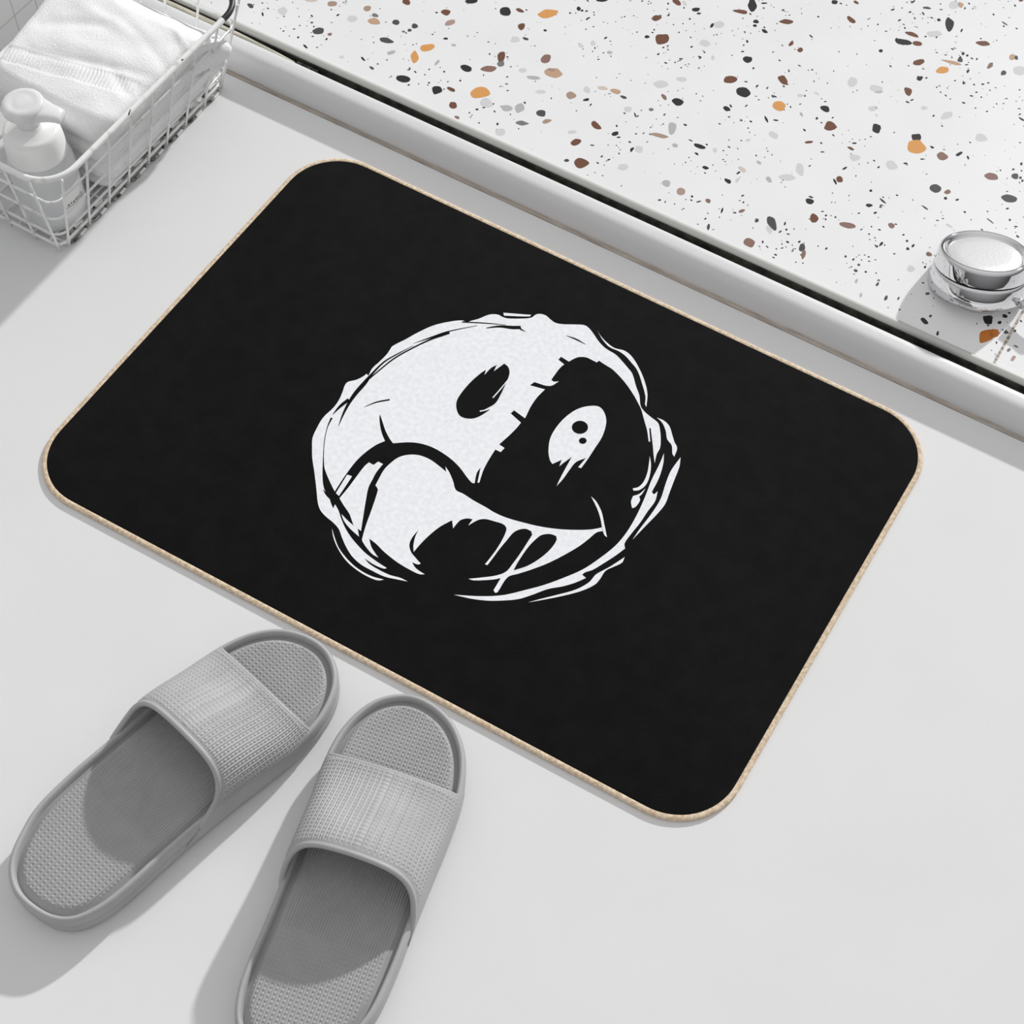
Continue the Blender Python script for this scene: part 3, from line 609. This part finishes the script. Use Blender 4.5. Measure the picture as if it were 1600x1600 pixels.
for k in range(n_): f.append(((len(rows)-2)*n_+k,(len(rows)-2)*n_+(k+1)%n_,ctr))
f.append(tuple(range(n_-1,-1,-1)))
tag(mesh_obj('folded_towel',v,f,M['towel']),'thick folded white terry towel filling the wire basket','towel')

# ------------------------------------------------------------------ pump bottle in the basket
BX,BY=-.4785,.0385
pb=empty('pump_bottle',(BX,BY,.0072)); tag(pb,'frosted white pump soap bottle standing in the near corner of the basket','pump bottle')
mb=MB(); mb.lathe([(.024,0),(.0275,.0008),(.0292,.004),(.0296,.012),(.0296,.060),(.0290,.070),(.0268,.078),(.0235,.083),(.0195,.086),(.0195,.090)],seg=56)
mb.build('bottle_body',M['bottle'],pb)
mb=MB(); mb.lathe([(.0262,.080),(.0266,.081),(.0266,.083),(.0258,.098),(.0250,.105),(.0238,.1085),(.0215,.1100),(.0120,.1106),(.0105,.1130),(.0100,.1160)],seg=56)
mb.build('collar',M['collar'],pb)
mb=MB(); mb.lathe([(.0100,.1150),(.0105,.118),(.0108,.126),(.0125,.1290),(.0170,.1310),(.0186,.1335),(.0188,.1370),(.0180,.1400),(.0160,.1420),(.0120,.1424),(.0100,.1418),(.0070,.1426),(.003,.1428)],seg=56)
# spout: a flattened tapering tongue
d=Vector((.94,.34,0)).normalized(); s_=Vector((-d.y,d.x,0)); vv=[];ff=[]
st=[(.004,.0155,.0065,.1365),(.012,.0145,.0062,.1362),(.020,.0115,.0056,.1358),(.027,.0090,.0050,.1350),(.033,.0078,.0046,.1340),(.0385,.0072,.0044,.1325),(.0395,.0062,.0036,.1320)]
st=[(a*.86,b_,c_,z-.0022) for a,b_,c_,z in st]
for a,w_,h_,z in st:
    for k in range(20):
        t=2*PI*k/20; vv.append(d*a+s_*(w_*math.copysign(abs(math.cos(t))**.7,math.cos(t)))+Vector((0,0,z+h_*math.copysign(abs(math.sin(t))**.7,math.sin(t)))))
for i in range(len(st)-1):
    for k in range(20): ff.append((i*20+k,i*20+(k+1)%20,(i+1)*20+(k+1)%20,(i+1)*20+k))
ff.append(tuple(range(19,-1,-1))); ff.append(tuple((len(st)-1)*20+k for k in range(20)))
mb.add(vv,ff); mb.build('pump_head',M['pump'],pb)
# curved printed label
mb=MB(); R_=.0298
def cyl(s,z,r=R_): a=s/R_; return (r*math.cos(a),r*math.sin(a),z)
def patch(s0,s1,z0,z1,r,mi,k=10):
    vv=[cyl(s0+(s1-s0)*i/k,z,r) for i in range(k+1) for z in (z0,z1)]
    mb.add(vv,[(2*i,2*i+2,2*i+3,2*i+1) for i in range(k)],mi)
patch(-.014,.016,.016,.050,R_,0,14)
patch(-.0125,.0125,.0285,.0290,R_+.0001,1)
patch(.006,.0125,.0262,.0272,R_+.0001,1,4)
cu=bpy.data.curves.new('txt','FONT'); cu.body='ATAWLIT'; cu.size=.0038; cu.space_character=1.35; cu.offset=.00012; cu.align_x='CENTER'
to=bpy.data.objects.new('txt',cu); C.objects.link(to); dg=bpy.context.evaluated_depsgraph_get(); tme=bpy.data.meshes.new_from_object(to.evaluated_get(dg))
mb.add([cyl(p.co.x,.0302+p.co.y,R_+.0001) for p in tme.vertices],[tuple(p.vertices) for p in tme.polygons],1)
bpy.data.objects.remove(to); bpy.data.meshes.remove(tme); bpy.data.curves.remove(cu)
lb=mb.build('label',[M['collar'],M['ink']],pb,smooth=False); lb['label']='white label with a row of small black capitals over a thin line'
lb.rotation_euler=(0,0,math.radians(2))
pb.scale=(.93,.93,.89)

# ------------------------------------------------------------------ chrome knob on the terrazzo
kb=Vector((.2311,.3734,TZ)); ka=Vector((-.168,.320,.932)).normalized()
kn=empty('chrome_knob',kb); tag(kn,'round polished chrome knob with recessed satin top on the terrazzo','knob')
q=Vector((0,0,1)).rotation_difference(ka).to_matrix().to_4x4()
def clip0(mb):
    for p in mb.v:
        if p.z<.0002: p.z=.0002
mb=MB(); mb.lathe([(.0400,-.0008),(.0412,-.0002),(.0417,.0010),(.0410,.008),(.0402,.0140),(.0396,.0160),(.0388,.0166)],seg=96,tf=q)
clip0(mb); o=mb.build('body',M['chrome'],kn); auto_smooth(o,40)
mb=MB(); mb.lathe([(.0386,.0160),(.0386,.0178)],seg=96,tf=q); mb.build('seam',M['chrome_dark'],kn)
mb=MB(); mb.lathe([(.0386,.0176),(.0393,.0182),(.0392,.0200),(.0380,.0290),(.0376,.0312),(.0366,.0324),(.0350,.0327),(.0336,.0322),(.0328,.0305),(.0318,.0290),(.0308,.0284),(.0304,.0270)],seg=96,tf=q,cap0=True,cap1=False)
o=mb.build('cap_ring',M['chrome'],kn); auto_smooth(o,50)
mb=MB(); mb.lathe([(.0305,.0270),(.0306,.0282),(.0302,.0291),(.0290,.0295),(.020,.0298),(.010,.0300),(.0005,.0300)],seg=96,tf=q,cap0=True); mb.build('satin_disc',M['chrome_satin'],kn)
mb=MB(); mb.lathe([(.030,0),(.030,.004),(.028,.006)],seg=48); mb.build('foot',M['chrome'],kn)
# small lever beside the body
mb=MB(); r0=Vector((.0395,-.010,.012)); pts=[r0+Vector((k*.004,-.0006*k,.0003*k)) for k in range(7)]
mb.tube(pts,lambda i: (.0042,.0040,.0036,.0034,.0034,.0036,.0030)[i],seg=16); mb.build('lever',M['chrome'],kn)

# ------------------------------------------------------------------ light
w=bpy.data.worlds.new('world'); bpy.context.scene.world=w; w.use_nodes=True
n=w.node_tree.nodes; l=w.node_tree.links; bg=n['Background']
tc=n.new('ShaderNodeTexCoord'); sp=n.new('ShaderNodeSeparateXYZ'); l.new(tc.outputs['Generated'],sp.inputs[0])
rp_=n.new('ShaderNodeValToRGB'); cr_=rp_.color_ramp
cr_.elements[0].position=0; cr_.elements[0].color=(.10,.10,.10,1)
cr_.elements[1].position=1; cr_.elements[1].color=(1.0,1.0,1.0,1)
e=cr_.elements.new(.08); e.color=(.20,.20,.205,1)
e=cr_.elements.new(.45); e.color=(.70,.70,.71,1)
l.new(sp.outputs['Z'],rp_.inputs[0]); l.new(rp_.outputs[0],bg.inputs['Color']); bg.inputs['Strength'].default_value=.71
sd=bpy.data.lights.new('sun','SUN'); sd.energy=2.62; sd.angle=math.radians(1.6); sd.color=(1.0,.997,.99)
so=bpy.data.objects.new('sun',sd); C.objects.link(so); so.location=(0.3,3,1.6)
so.rotation_euler=Vector((-.10,-1,-.48)).to_track_quat('-Z','Y').to_euler()
vs=bpy.context.scene.view_settings; vs.view_transform='Standard'; vs.look='None'; vs.exposure=0; vs.gamma=1; vs.use_curve_mapping=False
